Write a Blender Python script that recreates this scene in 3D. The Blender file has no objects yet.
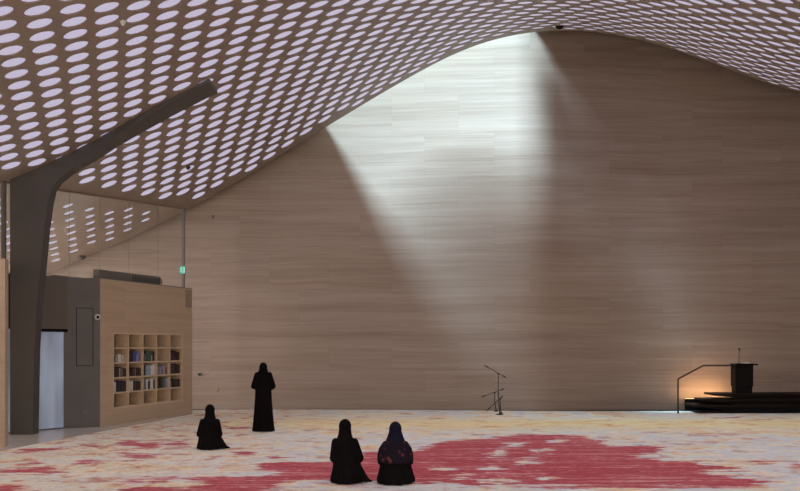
import bpy, bmesh, math, random
import numpy as np
from mathutils import Vector, Matrix, Euler
random.seed(7)
SC = bpy.context.scene
COL = SC.collection
PI = math.pi
F = 1000.0; HZ = 344.0; CH = 2.05      # focal length in pixels, horizon row, camera height

def fl(px, py):                         # a floor point from a pixel
    y = CH * F / (py - HZ)
    return ((px - 400) / F * y, y)

# ------------------------------------------------------------------ materials
def new_mat(name):
    m = bpy.data.materials.new(name); m.use_nodes = True
    nt = m.node_tree
    b = nt.nodes['Principled BSDF']
    return m, nt, b

def N(nt, t, **kw):
    n = nt.nodes.new(t)
    for k, v in kw.items():
        if k.startswith('_'): setattr(n, k[1:], v)
        else:
            n.inputs[k.replace('__', ' ')].default_value = v
    return n

def ramp(nt, stops, interp='LINEAR'):
    n = nt.nodes.new('ShaderNodeValToRGB'); cr = n.color_ramp; cr.interpolation = interp
    while len(cr.elements) > 1: cr.elements.remove(cr.elements[-1])
    for k, (p, c) in enumerate(stops):
        e = cr.elements[0] if k == 0 else cr.elements.new(p)
        e.position = p; e.color = tuple(c) + (1,) if len(c) == 3 else c
    return n

def plain(name, col, rough=.6, metal=0., var=.12, scale=6., stretch=(1, 1, 1), bump=0., spec=.5):
    m, nt, b = new_mat(name)
    b.inputs['Specular IOR Level'].default_value = spec
    b.inputs['Roughness'].default_value = rough
    b.inputs['Metallic'].default_value = metal
    tc = N(nt, 'ShaderNodeTexCoord'); mp = N(nt, 'ShaderNodeMapping')
    mp.inputs['Scale'].default_value = stretch
    nt.links.new(tc.outputs['Object'], mp.inputs['Vector'])
    nz = N(nt, 'ShaderNodeTexNoise', Scale=scale, Detail=4.)
    nt.links.new(mp.outputs[0], nz.inputs['Vector'])
    lo = [c * (1 - var) for c in col]; hi = [min(1, c * (1 + var)) for c in col]
    r = ramp(nt, [(.3, lo), (.7, hi)])
    nt.links.new(nz.outputs['Fac'], r.inputs[0]); nt.links.new(r.outputs[0], b.inputs['Base Color'])
    if bump:
        bp = N(nt, 'ShaderNodeBump', Strength=bump, Distance=.01)
        nt.links.new(nz.outputs['Fac'], bp.inputs['Height']); nt.links.new(bp.outputs[0], b.inputs['Normal'])
    return m

def emis(name, col, s):
    m, nt, b = new_mat(name)
    b.inputs['Base Color'].default_value = (.1, .1, .1, 1)
    b.inputs['Emission Color'].default_value = tuple(col) + (1,)
    b.inputs['Emission Strength'].default_value = s
    b.inputs['Roughness'].default_value = .4
    return m

def stone(name, A, B, C, pw=1.85, ph=1.22, rough=.45, vein=1.):
    """banded travertine slabs: veins run along x, each slab a slightly different tint"""
    m, nt, b = new_mat(name); L = nt.links.new
    b.inputs['Roughness'].default_value = rough
    tc = N(nt, 'ShaderNodeTexCoord')
    sp = N(nt, 'ShaderNodeSeparateXYZ'); L(tc.outputs['Object'], sp.inputs[0])
    ax = nt.nodes.new('ShaderNodeMath'); ax.operation = 'MULTIPLY_ADD'; ax.inputs[1].default_value = .9; ax.inputs[2].default_value = 0
    L(sp.outputs['Y'], ax.inputs[0])
    ad = nt.nodes.new('ShaderNodeMath'); ad.operation = 'ADD'; L(sp.outputs['X'], ad.inputs[0]); L(ax.outputs[0], ad.inputs[1])
    cb = N(nt, 'ShaderNodeCombineXYZ'); L(ad.outputs[0], cb.inputs[0]); L(sp.outputs['Z'], cb.inputs[1])
    br = N(nt, 'ShaderNodeTexBrick', _offset=.5, Scale=1.0)
    br.inputs['Brick Width'].default_value = pw; br.inputs['Row Height'].default_value = ph
    br.inputs['Mortar Size'].default_value = .004; br.inputs['Color1'].default_value = (0, 0, 0, 1)
    br.inputs['Color2'].default_value = (1, 1, 1, 1); br.inputs['Mortar'].default_value = (.5, .5, .5, 1)
    br.inputs['Bias'].default_value = 0
    L(cb.outputs[0], br.inputs['Vector'])
    # slab shift
    sh = N(nt, 'ShaderNodeVectorMath', _operation='MULTIPLY'); L(br.outputs['Color'], sh.inputs[0]); sh.inputs[1].default_value = (1.2, .04, .6)
    vv = N(nt, 'ShaderNodeVectorMath', _operation='ADD'); L(cb.outputs[0], vv.inputs[0]); L(sh.outputs[0], vv.inputs[1])
    warp = N(nt, 'ShaderNodeTexNoise', Scale=.35, Detail=3.); L(vv.outputs[0], warp.inputs['Vector'])
    wm = N(nt, 'ShaderNodeVectorMath', _operation='SCALE'); wm.inputs['Scale'].default_value = .18; L(warp.outputs['Color'], wm.inputs[0])
    v2 = N(nt, 'ShaderNodeVectorMath', _operation='ADD'); L(vv.outputs[0], v2.inputs[0]); L(wm.outputs[0], v2.inputs[1])
    def streak(sx, sz, det):
        mp = N(nt, 'ShaderNodeMapping'); mp.inputs['Scale'].default_value = (sx, sz, 1)
        L(v2.outputs[0], mp.inputs['Vector'])
        n = N(nt, 'ShaderNodeTexNoise', Scale=1., Detail=det, Roughness=.6); L(mp.outputs[0], n.inputs['Vector']); return n
    s1 = streak(.13, 3.6, 7.); s2 = streak(.45, 17., 5.); s3 = streak(.09, 1.5, 3.)
    r1 = ramp(nt, [(.30, A), (.5, B), (.70, C)])
    mx = nt.nodes.new('ShaderNodeMath'); mx.operation = 'MULTIPLY_ADD'; mx.inputs[1].default_value = .6; L(s1.outputs['Fac'], mx.inputs[0])
    mz = nt.nodes.new('ShaderNodeMath'); mz.operation = 'MULTIPLY'; mz.inputs[1].default_value = .4; L(s2.outputs['Fac'], mz.inputs[0]); L(mz.outputs[0], mx.inputs[2])
    L(mx.outputs[0], r1.inputs[0])
    # thin dark veins
    rv = ramp(nt, [(.30, (.78, .76, .75)), (.36, (1, 1, 1))]); L(s3.outputs['Fac'], rv.inputs[0])
    m1 = N(nt, 'ShaderNodeMixRGB', _blend_type='MULTIPLY', Fac=.55 * vein); L(r1.outputs[0], m1.inputs[1]); L(rv.outputs[0], m1.inputs[2])
    tint = ramp(nt, [(0, (.92, .90, .89)), (.5, (1, 1, 1)), (1, (1.0, .95, .90))]); L(br.outputs['Color'], tint.inputs[0])
    m2 = N(nt, 'ShaderNodeMixRGB', _blend_type='MULTIPLY', Fac=.4); L(m1.outputs[0], m2.inputs[1]); L(tint.outputs[0], m2.inputs[2])
    jt = ramp(nt, [(0, (1, 1, 1)), (1, (.88, .86, .85))]); L(br.outputs['Fac'], jt.inputs[0])
    m3 = N(nt, 'ShaderNodeMixRGB', _blend_type='MULTIPLY', Fac=1.); L(m2.outputs[0], m3.inputs[1]); L(jt.outputs[0], m3.inputs[2])
    L(m3.outputs[0], b.inputs['Base Color'])
    return m

M = {}
M['travertine'] = stone('travertine', (.208, .147, .112), (.282, .213, .172), (.35, .280, .235))
M['timber_stone'] = stone('pale_panel', (.40, .295, .20), (.46, .35, .245), (.51, .40, .29), pw=1.9, ph=1.3, vein=.3)
M['ceiling'] = plain('ceiling_panel', (.265, .205, .165), .55, var=.05, scale=1.5)
M['disc'] = emis('skylight_diffuser', (.80, .74, .98), .42)
M['dark_metal'] = plain('dark_bronze_panel', (.105, .100, .096), .5, .0, .08, 2.)
M['column'] = plain('dark_column_steel', (.070, .065, .060), .55, .0, .08, 1.5)
M['transom'] = plain('olive_panel', (.12, .108, .088), .5, .0, .06, 2.)
M['black'] = plain('black_lacquer', (.004, .0032, .003), .6, 0., .15, 8., spec=.12)
M['brown_metal'] = plain('brown_metal', (.035, .018, .012), .4, .3, .1, 8.)
M['tread'] = plain('dark_walnut', (.015, .0075, .005), .6, 0., .3, 4., (1, 12, 12), spec=.1)
M['black_metal'] = plain('black_metal', (.012, .011, .011), .45, .4, .1, 20.)
M['grey_metal'] = plain('grey_metal', (.16, .145, .13), .5, .2, .08, 6.)
M['slot_dark'] = plain('slot_dark', (.04, .037, .033), .6, 0., .1, 6.)
M['floor'] = plain('polished_stone_floor', (.62, .56, .50), .2, 0., .08, .8)
M['white'] = plain('white_plastic', (.6, .6, .58), .4, 0., .03, 9.)
M['abaya'] = plain('black_cloth', (.0045, .0035, .0035), .9, 0., .2, 10., spec=.08)
M['navy'] = plain('navy_cloth', (.008, .0085, .020), .9, 0., .25, 14., spec=.1)
M['skin'] = plain('skin', (.42, .25, .18), .5, 0., .06, 10.)
M['lip'] = plain('lips', (.35, .12, .1), .45, 0., .05, 10.)
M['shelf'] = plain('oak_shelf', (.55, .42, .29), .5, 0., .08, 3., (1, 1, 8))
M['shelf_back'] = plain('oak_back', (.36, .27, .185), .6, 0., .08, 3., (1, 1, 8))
M['plaster'] = plain('plaster', (.42, .38, .34), .8, 0., .04, 2.)

def glass_mat():
    m, nt, b = new_mat('clear_glass'); L = nt.links.new
    nt.nodes.remove(b)
    tr = N(nt, 'ShaderNodeBsdfTransparent', Color=(.93, .95, .94, 1)); gl = N(nt, 'ShaderNodeBsdfGlossy', Roughness=.02)
    lw = N(nt, 'ShaderNodeLayerWeight', Blend=.5); mx = N(nt, 'ShaderNodeMixShader')
    pw = nt.nodes.new('ShaderNodeMath'); pw.operation = 'POWER'; pw.inputs[1].default_value = 4.
    ma = nt.nodes.new('ShaderNodeMath'); ma.operation = 'MULTIPLY_ADD'; ma.inputs[1].default_value = .7; ma.inputs[2].default_value = .05
    L(lw.outputs['Facing'], pw.inputs[0]); L(pw.outputs[0], ma.inputs[0]); L(ma.outputs[0], mx.inputs[0]); L(tr.outputs[0], mx.inputs[1]); L(gl.outputs[0], mx.inputs[2])
    L(mx.outputs[0], nt.nodes['Material Output'].inputs[0]); return m
M['glass'] = glass_mat()

def door_glass():
    m, nt, b = new_mat('daylit_door_glass'); L = nt.links.new
    b.inputs['Base Color'].default_value = (.25, .28, .33, 1); b.inputs['Roughness'].default_value = .25
    tc = N(nt, 'ShaderNodeTexCoord'); mp = N(nt, 'ShaderNodeMapping'); mp.inputs['Scale'].default_value = (2.2, 2.2, .5)
    nz = N(nt, 'ShaderNodeTexNoise', Scale=1.2, Detail=2.)
    L(tc.outputs['Object'], mp.inputs[0]); L(mp.outputs[0], nz.inputs['Vector'])
    r = ramp(nt, [(.35, (.10, .12, .16)), (.65, (.20, .235, .31))]); L(nz.outputs['Fac'], r.inputs[0])
    L(r.outputs[0], b.inputs['Emission Color']); b.inputs['Emission Strength'].default_value = .52
    return m
M['door_glass'] = door_glass()

def shawl_mat():
    m, nt, b = new_mat('flowered_shawl'); L = nt.links.new
    b.inputs['Roughness'].default_value = .9; b.inputs['Specular IOR Level'].default_value = .1
    tc = N(nt, 'ShaderNodeTexCoord'); vo = N(nt, 'ShaderNodeTexVoronoi', Scale=12.)
    L(tc.outputs['Object'], vo.inputs['Vector'])
    r = ramp(nt, [(0, (.17, .04, .045)), (.26, (.08, .022, .03)), (.38, (.010, .008, .014))]); L(vo.outputs['Distance'], r.inputs[0])
    nz = N(nt, 'ShaderNodeTexNoise', Scale=5., Detail=2.); L(tc.outputs['Object'], nz.inputs['Vector'])
    r2 = ramp(nt, [(.38, (0, 0, 0)), (.5, (1, 1, 1))]); L(nz.outputs['Fac'], r2.inputs[0])
    mx = N(nt, 'ShaderNodeMixRGB'); mx.inputs[1].default_value = (.010, .008, .014, 1)
    L(r2.outputs[0], mx.inputs[0]); L(r.outputs[0], mx.inputs[2]); L(mx.outputs[0], b.inputs['Base Color']); return m
M['shawl'] = shawl_mat()

# ------------------------------------------------------------------ object helpers
def link(name, me, mat=None, parent=None, smooth=False):
    o = bpy.data.objects.new(name, me); COL.objects.link(o)
    if mat is not None:
        for mm in (mat if isinstance(mat, (list, tuple)) else [mat]): me.materials.append(M[mm] if isinstance(mm, str) else mm)
    if parent is not None: o.parent = parent
    if smooth:
        for p in me.polygons: p.use_smooth = True
    return o
def obj(name, bm, mat, parent=None, smooth=False, recalc=True):
    if recalc: bmesh.ops.recalc_face_normals(bm, faces=bm.faces[:])
    me = bpy.data.meshes.new(name); bm.to_mesh(me); bm.free()
    return link(name, me, mat, parent, smooth)
def empty(name, loc=(0, 0, 0), rz=0.):
    o = bpy.data.objects.new(name, None); COL.objects.link(o); o.location = loc; o.rotation_euler = (0, 0, rz); o.empty_display_size = .1
    return o
def tag(o, label, cat, group=None, kind=None):
    if label: o['label'] = label
    if cat: o['category'] = cat
    if group: o['group'] = group
    if kind: o['kind'] = kind
    return o
def struct(o): o['kind'] = 'structure'; return o

def add_box(bm, c, s, rot=None, bev=0.):
    mt = Matrix.Translation(c) @ (rot.to_4x4() if rot is not None else Matrix()) @ Matrix.Diagonal((s[0], s[1], s[2], 1))
    r = bmesh.ops.create_cube(bm, size=1., matrix=mt)
    if bev:
        es = list({e for v in r['verts'] for e in v.link_edges})
        bmesh.ops.bevel(bm, geom=es, offset=bev, segments=2, affect='EDGES', profile=.5)
    return r['verts']
def bx(c, s, rz=0., bev=0.):
    bm = bmesh.new(); add_box(bm, c, s, Euler((0, 0, rz)).to_matrix(), bev); return bm
def add_prism(bm, pts, lo, hi):        # footprint polygon in plan extruded from lo to hi
    a = [bm.verts.new((x, y, lo)) for x, y in pts]; b = [bm.verts.new((x, y, hi)) for x, y in pts]
    n = len(pts); bm.faces.new(a[::-1]); bm.faces.new(b)
    for k in range(n): bm.faces.new((a[k], a[(k + 1) % n], b[(k + 1) % n], b[k]))
def add_tube(bm, pts, rad, seg=10, cap=True):
    pts = [Vector(p) for p in pts]; n = len(pts)
    rs = rad if isinstance(rad, (list, tuple)) else [rad] * n
    rings = []; up = None
    for k, p in enumerate(pts):
        d = (pts[min(k + 1, n - 1)] - pts[max(k - 1, 0)]).normalized()
        if up is None:
            up = Vector((0, 0, 1)) if abs(d.z) < .9 else Vector((0, 1, 0))
        s = d.cross(up).normalized(); u = s.cross(d).normalized(); up = u
        rings.append([bm.verts.new(p + (s * math.cos(2 * PI * q / seg) + u * math.sin(2 * PI * q / seg)) * rs[k]) for q in range(seg)])
    for a, b in zip(rings, rings[1:]):
        for q in range(seg): bm.faces.new((a[q], a[(q + 1) % seg], b[(q + 1) % seg], b[q]))
    if cap: bm.faces.new(rings[0][::-1]); bm.faces.new(rings[-1])
def add_lathe(bm, prof, c=(0, 0, 0), seg=20):
    c = Vector(c); rings = [[bm.verts.new(c + Vector((r * math.cos(2 * PI * q / seg), r * math.sin(2 * PI * q / seg), z))) for q in range(seg)] for r, z in prof]
    for a, b in zip(rings, rings[1:]):
        for q in range(seg): bm.faces.new((a[q], a[(q + 1) % seg], b[(q + 1) % seg], b[q]))
    bm.faces.new(rings[0][::-1]); bm.faces.new(rings[-1])

# ------------------------------------------------------------------ the ceiling surface
LAT = [0.98443, 6.98455, -1.79952, 22.16114, 7.17333, 6.26874]
ZC = [8.84143, 1.13835, -0.28285, 1.38125, 1.60312, 0.30688, -4.10489, -0.13756, 0.37748, -1.77724, -0.78092, -0.0863, 1.68655, -0.62818, 1.08007]
def zpoly(x, y):
    u = x / 10; v = (y - 16) / 8; k = 0; z = 0
    for p in range(6):
        for q in range(6 - p):
            if q > 2: continue
            z = z + ZC[k] * u ** p * v ** q; k += 1
    return z
def S(x, y):                           # height of the vault's underside
    x = np.asarray(x, float); y = np.asarray(y, float)
    yc = np.maximum(y, 13.5)
    lo = -(.42 * yc + .8); hi = .41 * yc + .3
    xc = np.clip(x, lo, hi)
    return zpoly(xc, yc) - .12 * np.abs(x - xc) - .05 * (yc - y)
def latp(i, j):
    a = i / 17 - 1; b = j / 12
    return LAT[0] + LAT[1] * a + LAT[2] * b, LAT[3] + LAT[4] * a + LAT[5] * b
def sg(t): return 1 / (1 + np.exp(-t))
def edge_y(x): return 29.3 + 1.2 * sg((1.3 - np.asarray(x)) / .75)
_kx = np.array([-16, -3.2, -1.2, 2.6, 3.5, 4.25, 4.8, 6.6, 8.6, 16.]); _ks = np.array([0, 0, -.06, -.17, -.19, 0., .17, .17, 0, -.01])
_tx = np.linspace(-16, 16, 1281); _ty = np.cumsum(np.interp(_tx, _kx, _ks)) * .025; _ty = _ty - _ty.min() + 30.52
def wall_y(x):                          # the stone wall swells gently towards the hall
    return np.interp(np.asarray(x, float), _tx, _ty)
XL, XR, YB = -16., 16., -4.
def glass_x(y): return -8.36 + .311 * (y - 24.51)
J = np.array([[LAT[1] / 17, LAT[2] / 12], [LAT[4] / 17, LAT[5] / 12]]); Ji = np.linalg.inv(J)

def build_ceiling():
    SEG = 16
    bnd = []
    for k in range(4): bnd.append((-.5 + k / 4, -.5))
    for k in range(4): bnd.append((.5, -.5 + k / 4))
    for k in range(4): bnd.append((.5 - k / 4, .5))
    for k in range(4): bnd.append((-.5, .5 - k / 4))
    bang = [math.atan2(*(J @ np.array(p))[::-1]) for p in bnd]
    verts = []; off = []; faces = []; mats = []
    for i in range(-45, 75):
        for j in range(-75, 75):
            x, y = latp(i, j)
            if not (XL - .8 < x < XR + .8 and YB - .8 < y < 31.6): continue
            gx = float(glass_x(y)); ey = float(edge_y(x))
            hole = y < ey - .40 and abs(x) < 15.6 and y > YB + .4 and (abs(x - gx) > .42 or y < 14) and (x > gx or y < 29.9)
            b0 = len(verts)
            for (p, q) in bnd:
                d = J @ np.array((p, q)); verts.append((x + d[0], y + d[1])); off.append(0)
            if not hole:
                faces.append(tuple(range(b0, b0 + 16))[::-1]); mats.append(0)
                continue
            r = .199 if x > gx else .13
            for th in bang:
                verts.append((x + r * math.cos(th), y + r * math.sin(th))); off.append(0)
            for th in bang:
                verts.append((x + r * math.cos(th), y + r * math.sin(th))); off.append(.022)
            for k in range(16):
                k2 = (k + 1) % 16
                faces.append((b0 + k2, b0 + k, b0 + 16 + k, b0 + 16 + k2)); mats.append(0)
                faces.append((b0 + 16 + k2, b0 + 16 + k, b0 + 32 + k, b0 + 32 + k2)); mats.append(0)
            faces.append(tuple(range(b0 + 32, b0 + 48))[::-1]); mats.append(1)
    v = np.array(verts); o = np.array(off)
    co = np.stack([v[:, 0], v[:, 1] - edge_y(v[:, 0]), o], 1)
    me = bpy.data.meshes.new('ceiling'); me.from_pydata([tuple(c) for c in co], [], faces)
    me.polygons.foreach_set('material_index', mats)
    bm = bmesh.new(); bm.from_mesh(me)
    bmesh.ops.remove_doubles(bm, verts=bm.verts[:], dist=.0008)
    def cut(co, no):
        bmesh.ops.bisect_plane(bm, geom=bm.verts[:] + bm.edges[:] + bm.faces[:], plane_co=co, plane_no=no, clear_outer=True)
    cut((0, 0, 0), (0, 1, 0)); cut((XR, 0, 0), (1, 0, 0)); cut((XL, 0, 0), (-1, 0, 0))
    xs = np.array([w.co.x for w in bm.verts]); ys = np.array([w.co.y for w in bm.verts]); zs = np.array([w.co.z for w in bm.verts])
    ys = ys + edge_y(xs); zz = S(xs, ys) + zs
    for w, a, b_, c in zip(bm.verts, xs, ys, zz): w.co = (a, b_, c)
    bmesh.ops.bisect_plane(bm, geom=bm.verts[:] + bm.edges[:] + bm.faces[:], plane_co=(0, YB, 0), plane_no=(0, -1, 0), clear_outer=True)
    bm.to_mesh(me); bm.free()
    ob = link('ceiling', me, ['ceiling', 'disc'])
    struct(ob)
build_ceiling()

OPEN_L, OPEN_R = -2.55, 3.9
def strip(name, x0, x1, f0, f1, mat, n=120):       # ribbon between two curves
    bm = bmesh.new(); pa = None
    for k in range(n + 1):
        x = x0 + (x1 - x0) * k / n
        a = bm.verts.new(f0(x)); b = bm.verts.new(f1(x))
        if pa: bm.faces.new((pa[0], a, b, pa[1]))
        pa = (a, b)
    return struct(obj(name, bm, mat, recalc=False))
E_ = lambda x, dz=0.: (x, float(edge_y(x)), float(S(x, float(edge_y(x)))) + dz)
W_ = lambda x, dz=0.: (x, float(wall_y(x)) + .05, float(S(x, float(edge_y(x)))) + dz)
strip('trim_1', XL, XR, lambda x: E_(x), lambda x: E_(x, .75), 'ceiling', 200)
strip('ceiling_left', XL, OPEN_L, lambda x: E_(x, .75), lambda x: W_(x, .75), 'slot_dark')
strip('ceiling_right', OPEN_R, XR, lambda x: E_(x, .75), lambda x: W_(x, .75), 'slot_dark')
def narrow(x):                          # edge of an added cover that tapers the slot to trim the sun
    t = min(1, max(0, (x - 1.7) / 1.8)); t = t * t * (3 - 2 * t); e = E_(x, .75); w = W_(x, .75)
    y = e[1] + (w[1] - .05 - .40 - e[1]) * t
    return (x, y, e[2])
strip('slot_sun_cover', 1.7, OPEN_R, lambda x: E_(x, .75), narrow, 'slot_dark')  # unseen slot cover added to keep sun off the wall's right part

# walls
def wall_far():
    bm = bmesh.new(); nx = 320; rows = [0, 3, 6, 9, 12, 14.5]; g = []
    for k in range(nx + 1):
        x = XL + (XR - XL) * k / nx; y = float(wall_y(x))
        g.append([bm.verts.new((x, y, z)) for z in rows] + [bm.verts.new((x, y + .4, z)) for z in rows[::-1]])
    for a, b in zip(g, g[1:]):
        for q in range(len(a)):
            q2 = (q + 1) % len(a); bm.faces.new((a[q], b[q], b[q2], a[q2]))
    bm.faces.new(g[0]); bm.faces.new(g[-1][::-1])
    return struct(obj('wall_far', bm, 'travertine'))
wall_far()
struct(obj('wall_left', bx((XL - .2, 14, 6), (.4, 36.8, 12)), 'plaster'))
struct(obj('wall_right', bx((XR + .2, 14, 7.2), (.4, 36.8, 14.4)), 'plaster'))
struct(obj('wall_near', bx((0, YB - .2, 6), (32.8, .4, 12)), 'plaster'))
struct(obj('floor', bx((0, 13.8, -.15), (32.8, 36.4, .3)), 'floor'))

# dark strip added between carpet and stone wall to mute the sun's floor line
M['margin'] = plain('sun_mute_dark', (.016, .013, .011), 1., 0., .1, 3., spec=0.)
bm = bmesh.new(); pr = None
for k in range(161):
    x = XL + (XR - XL) * k / 160
    f0 = float(30.34 + (wall_y(x) - .10 - 30.34) * sg((4.6 - x) / .4)); v = [bm.verts.new((x, f0, .001)), bm.verts.new((x, f0, .010)), bm.verts.new((x, float(wall_y(x)) + .02, .010))]
    if pr:
        for q in range(2): bm.faces.new((pr[q], v[q], v[q + 1], pr[q + 1]))
    pr = v
struct(obj('sun_mute_strip', bm, 'margin'))
# ------------------------------------------------------------------ carpet
def carpet():
    W = lambda s: [fl(*map(float, p.split(','))) for p in s.split()]
    red = [W("262,463 283,461.5 327,462 372,452 415,452 429,446 449,441 470,440.5 520,434.5 545,435 575,436 600,440 603,446 660,448 662,461 699,462 705,466 745,469 752,471 706,471 708,477 763,478 766,484 745,489 700,489 600,488 500,487 430,484 405,482 330,483 290,484 270,490 225,496 180,500 150,500 160,492 205,487 185,480 199,476 215,477 236,479 260,478 271,474 258,467"),
           W("0,470 20,469 45,468.5 62,471 64,473 40,475 10,475 -5,476"), W("0,487 20,485 24,488 10,494 -5,494"),
           W("123,453 140,454 157,455 148,459 130,460 121,457"), W("236,453 250,452.5 257,454 248,456 238,455.5"), W("270,457 279,456.5 280,458.5 271,459"),
           W("117,443 135,441 157,444 158,448 140,448 128,446"), W("90,445 99,445 98,448 90,448"), W("75,463 92,460 95,463 80,466"),
           W("150,478 165,479 175,477 172,480 155,481"), W("122,489 150,486 178,488 180,497 120,500"), W("165,443 185,441 190,445 172,447"),
           W("700,416.5 715,418.6 735,418.4 748,416.6 735,417.5 715,417.5"), W("750,461 775,461 780,463 755,463.5"), W("692,436 718,436.5 716,437.6 694,437.4"),
           W("225,427 250,427 255,429 230,430"), W("195,432 210,431 212,433 198,434"), W("795,465 830,463 840,468 797,469"),
           W("125,487 135,483 140,481 132,482"), W("33,461 38,461 38,464 33,464"), W("640,446 655,445 652,448 640,448"), W("20,450 60,448 62,450 25,453")]
    clear = [W("496,451 503,449 505,453 495,457 490,457"), W("534,451 548,449 545,453 536,455"), W("522,461 532,459 530,464 520,465"), W("455,477 466,475 468,479 457,480"),
             W("441,469 452,469 450,471 441,471"), W("472,480 520,482 525,484 480,484"), W("548,441 560,440 560,443 550,443"), W("508,444 522,443 515,447 506,447"),
             W("485,468 494,466 497,470 487,472"), W("540,478 550,478 550,481 541,481"), W("640,455 662,456 662,458 640,457.5")]
    x0, x1, y0, y1 = -11.5, 13.0, 8., 30.5
    nx, ny = 300, 270
    X, Y = np.meshgrid(np.linspace(0, 1, nx + 1), np.linspace(0, 1, ny + 1), indexing='ij')
    # the left border runs obliquely past the glazed doors towards the bookcase wall
    yy = y0 + (y1 - y0) * Y
    lx0, ly0 = fl(-8, 453); lx1, ly1 = fl(193, 414.6)
    lx = lx0 + (lx1 - lx0) * (yy - ly0) / (ly1 - ly0)
    xx = lx + (x1 - lx) * X
    be = 30.32 + (wall_y(xx) - .12 - 30.32) * sg((4.6 - xx) / .4)
    yy = yy + (be - y1) * Y ** 6
    P = np.stack([xx.ravel(), yy.ravel()], 1)
    def sd(poly):
        poly = np.array(poly); best = np.full(len(P), 1e9); inside = np.zeros(len(P), bool)
        for a, b in zip(poly, np.roll(poly, -1, 0)):
            d = b - a; t = np.clip(((P - a) @ d) / (d @ d + 1e-9), 0, 1)
            q = P - a - t[:, None] * d
            best = np.minimum(best, np.hypot(q[:, 0] * 1., q[:, 1] * .6))
            c = ((a[1] > P[:, 1]) != (b[1] > P[:, 1]))
            xi = (b[0] - a[0]) * (P[:, 1] - a[1]) / (b[1] - a[1] + 1e-12) + a[0]
            inside ^= c & (P[:, 0] < xi)
        return np.where(inside, best, -best)
    r = np.full(len(P), -9.)
    for pl in red: r = np.maximum(r, sd(pl))
    for pl in clear: r = np.minimum(r, -sd(pl))
    yl = P[:, 1]
    yel = np.exp(-((yl - 25.6) / 1.9) ** 2) * (P[:, 0] > -4.5)
    left = 1 / (1 + np.exp((P[:, 0] + 2.8) / .8))
    me = bpy.data.meshes.new('carpet')
    top = [(float(a), float(b), .012) for a, b in P]
    idx = lambda i, j: i * (ny + 1) + j
    faces = [(idx(i, j), idx(i + 1, j), idx(i + 1, j + 1), idx(i, j + 1)) for i in range(nx) for j in range(ny)]
    rim = [idx(i, 0) for i in range(nx + 1)] + [idx(nx, j) for j in range(1, ny + 1)] + [idx(i, ny) for i in range(nx - 1, -1, -1)] + [idx(0, j) for j in range(ny - 1, 0, -1)]
    nb = len(top); top += [(top[k][0], top[k][1], .0) for k in rim]
    for k in range(len(rim)):
        k2 = (k + 1) % len(rim); faces.append((rim[k], nb + k, nb + k2, rim[k2]))
    me.from_pydata(top, [], faces)
    for nm, arr in (('red_map', np.clip(r, -1.2, 1.2) / 2.4 + .5), ('yellow_map', yel), ('left_map', left)):
        at = me.attributes.new(nm, 'FLOAT', 'POINT')
        full = np.zeros(len(top)); full[:nb] = arr
        at.data.foreach_set('value', full)
    m, nt, b = new_mat('patterned_carpet'); L = nt.links.new
    b.inputs['Roughness'].default_value = .95
    def attr(n_):
        a = N(nt, 'ShaderNodeAttribute'); a.attribute_name = n_; return a.outputs['Fac']
    def math_(op, a, b_, c=None):
        n = nt.nodes.new('ShaderNodeMath'); n.operation = op
        for k, v in enumerate((a, b_, c)):
            if v is None: continue
            if isinstance(v, (int, float)): n.inputs[k].default_value = v
            else: L(v, n.inputs[k])
        return n.outputs[0]
    tc = N(nt, 'ShaderNodeTexCoord')
    def noise(sx, sy, det, rough=.6, off=0.):
        mp = N(nt, 'ShaderNodeMapping'); mp.inputs['Scale'].default_value = (sx, sy, 1); mp.inputs['Location'].default_value = (off, off, off)
        L(tc.outputs['Object'], mp.inputs[0])
        n = N(nt, 'ShaderNodeTexNoise', Scale=1., Detail=det, Roughness=rough); L(mp.outputs[0], n.inputs['Vector']); return n.outputs['Fac']
    nA = noise(.55, .5, 6., .62); nB = noise(1.1, 2.2, 6., .7, 5.); nC = noise(6., 14., 4., .7, 9.); nD = noise(1.3, .9, 7., .68, 13.)
    nE = noise(.35, 3., 5., .6, 21.)
    base = ramp(nt, [(.36, (.70, .34, .18)), (.42, (.92, .70, .36)), (.46, (.90, .84, .75)), (.50, (.69, .72, .78)), (.54, (.67, .70, .77)), (.58, (.95, .86, .66)), (.63, (.80, .48, .26))])
    L(nA, base.inputs[0])
    b2 = ramp(nt, [(.39, (.66, .26, .18)), (.44, (.95, .84, .62)), (.49, (.70, .73, .79)), (.53, (.70, .73, .79)), (.58, (.92, .76, .46)), (.63, (.74, .42, .18))]); L(nB, b2.inputs[0])
    mx = N(nt, 'ShaderNodeMixRGB', Fac=.45); L(base.outputs[0], mx.inputs[1]); L(b2.outputs[0], mx.inputs[2])
    # yellow band
    yr = ramp(nt, [(.36, (.95, .86, .62)), (.45, (.95, .74, .32)), (.51, (.93, .80, .46)), (.56, (.90, .62, .22)), (.62, (.80, .44, .16)), (.68, (.9, .84, .7))]); L(nB, yr.inputs[0])
    my = N(nt, 'ShaderNodeMixRGB'); L(math_('MULTIPLY', attr('yellow_map'), .85), my.inputs[0]); L(mx.outputs[0], my.inputs[1]); L(yr.outputs[0], my.inputs[2])
    # warm mottled left side
    lr = ramp(nt, [(.39, (.50, .11, .09)), (.43, (.76, .48, .24)), (.48, (.90, .80, .62)), (.53, (.66, .62, .58)), (.57, (.84, .62, .30)), (.62, (.55, .14, .11))]); L(nD, lr.inputs[0])
    ml = N(nt, 'ShaderNodeMixRGB'); L(math_('MULTIPLY', attr('left_map'), .7), ml.inputs[0]); L(my.outputs[0], ml.inputs[1]); L(lr.outputs[0], ml.inputs[2])
    # streaky pale red flecks
    fr = ramp(nt, [(.60, (0, 0, 0)), (.66, (1, 1, 1))])
    L(math_('ADD', math_('MULTIPLY', nD, .8), math_('MULTIPLY', nE, .3)), fr.inputs[0])
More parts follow.
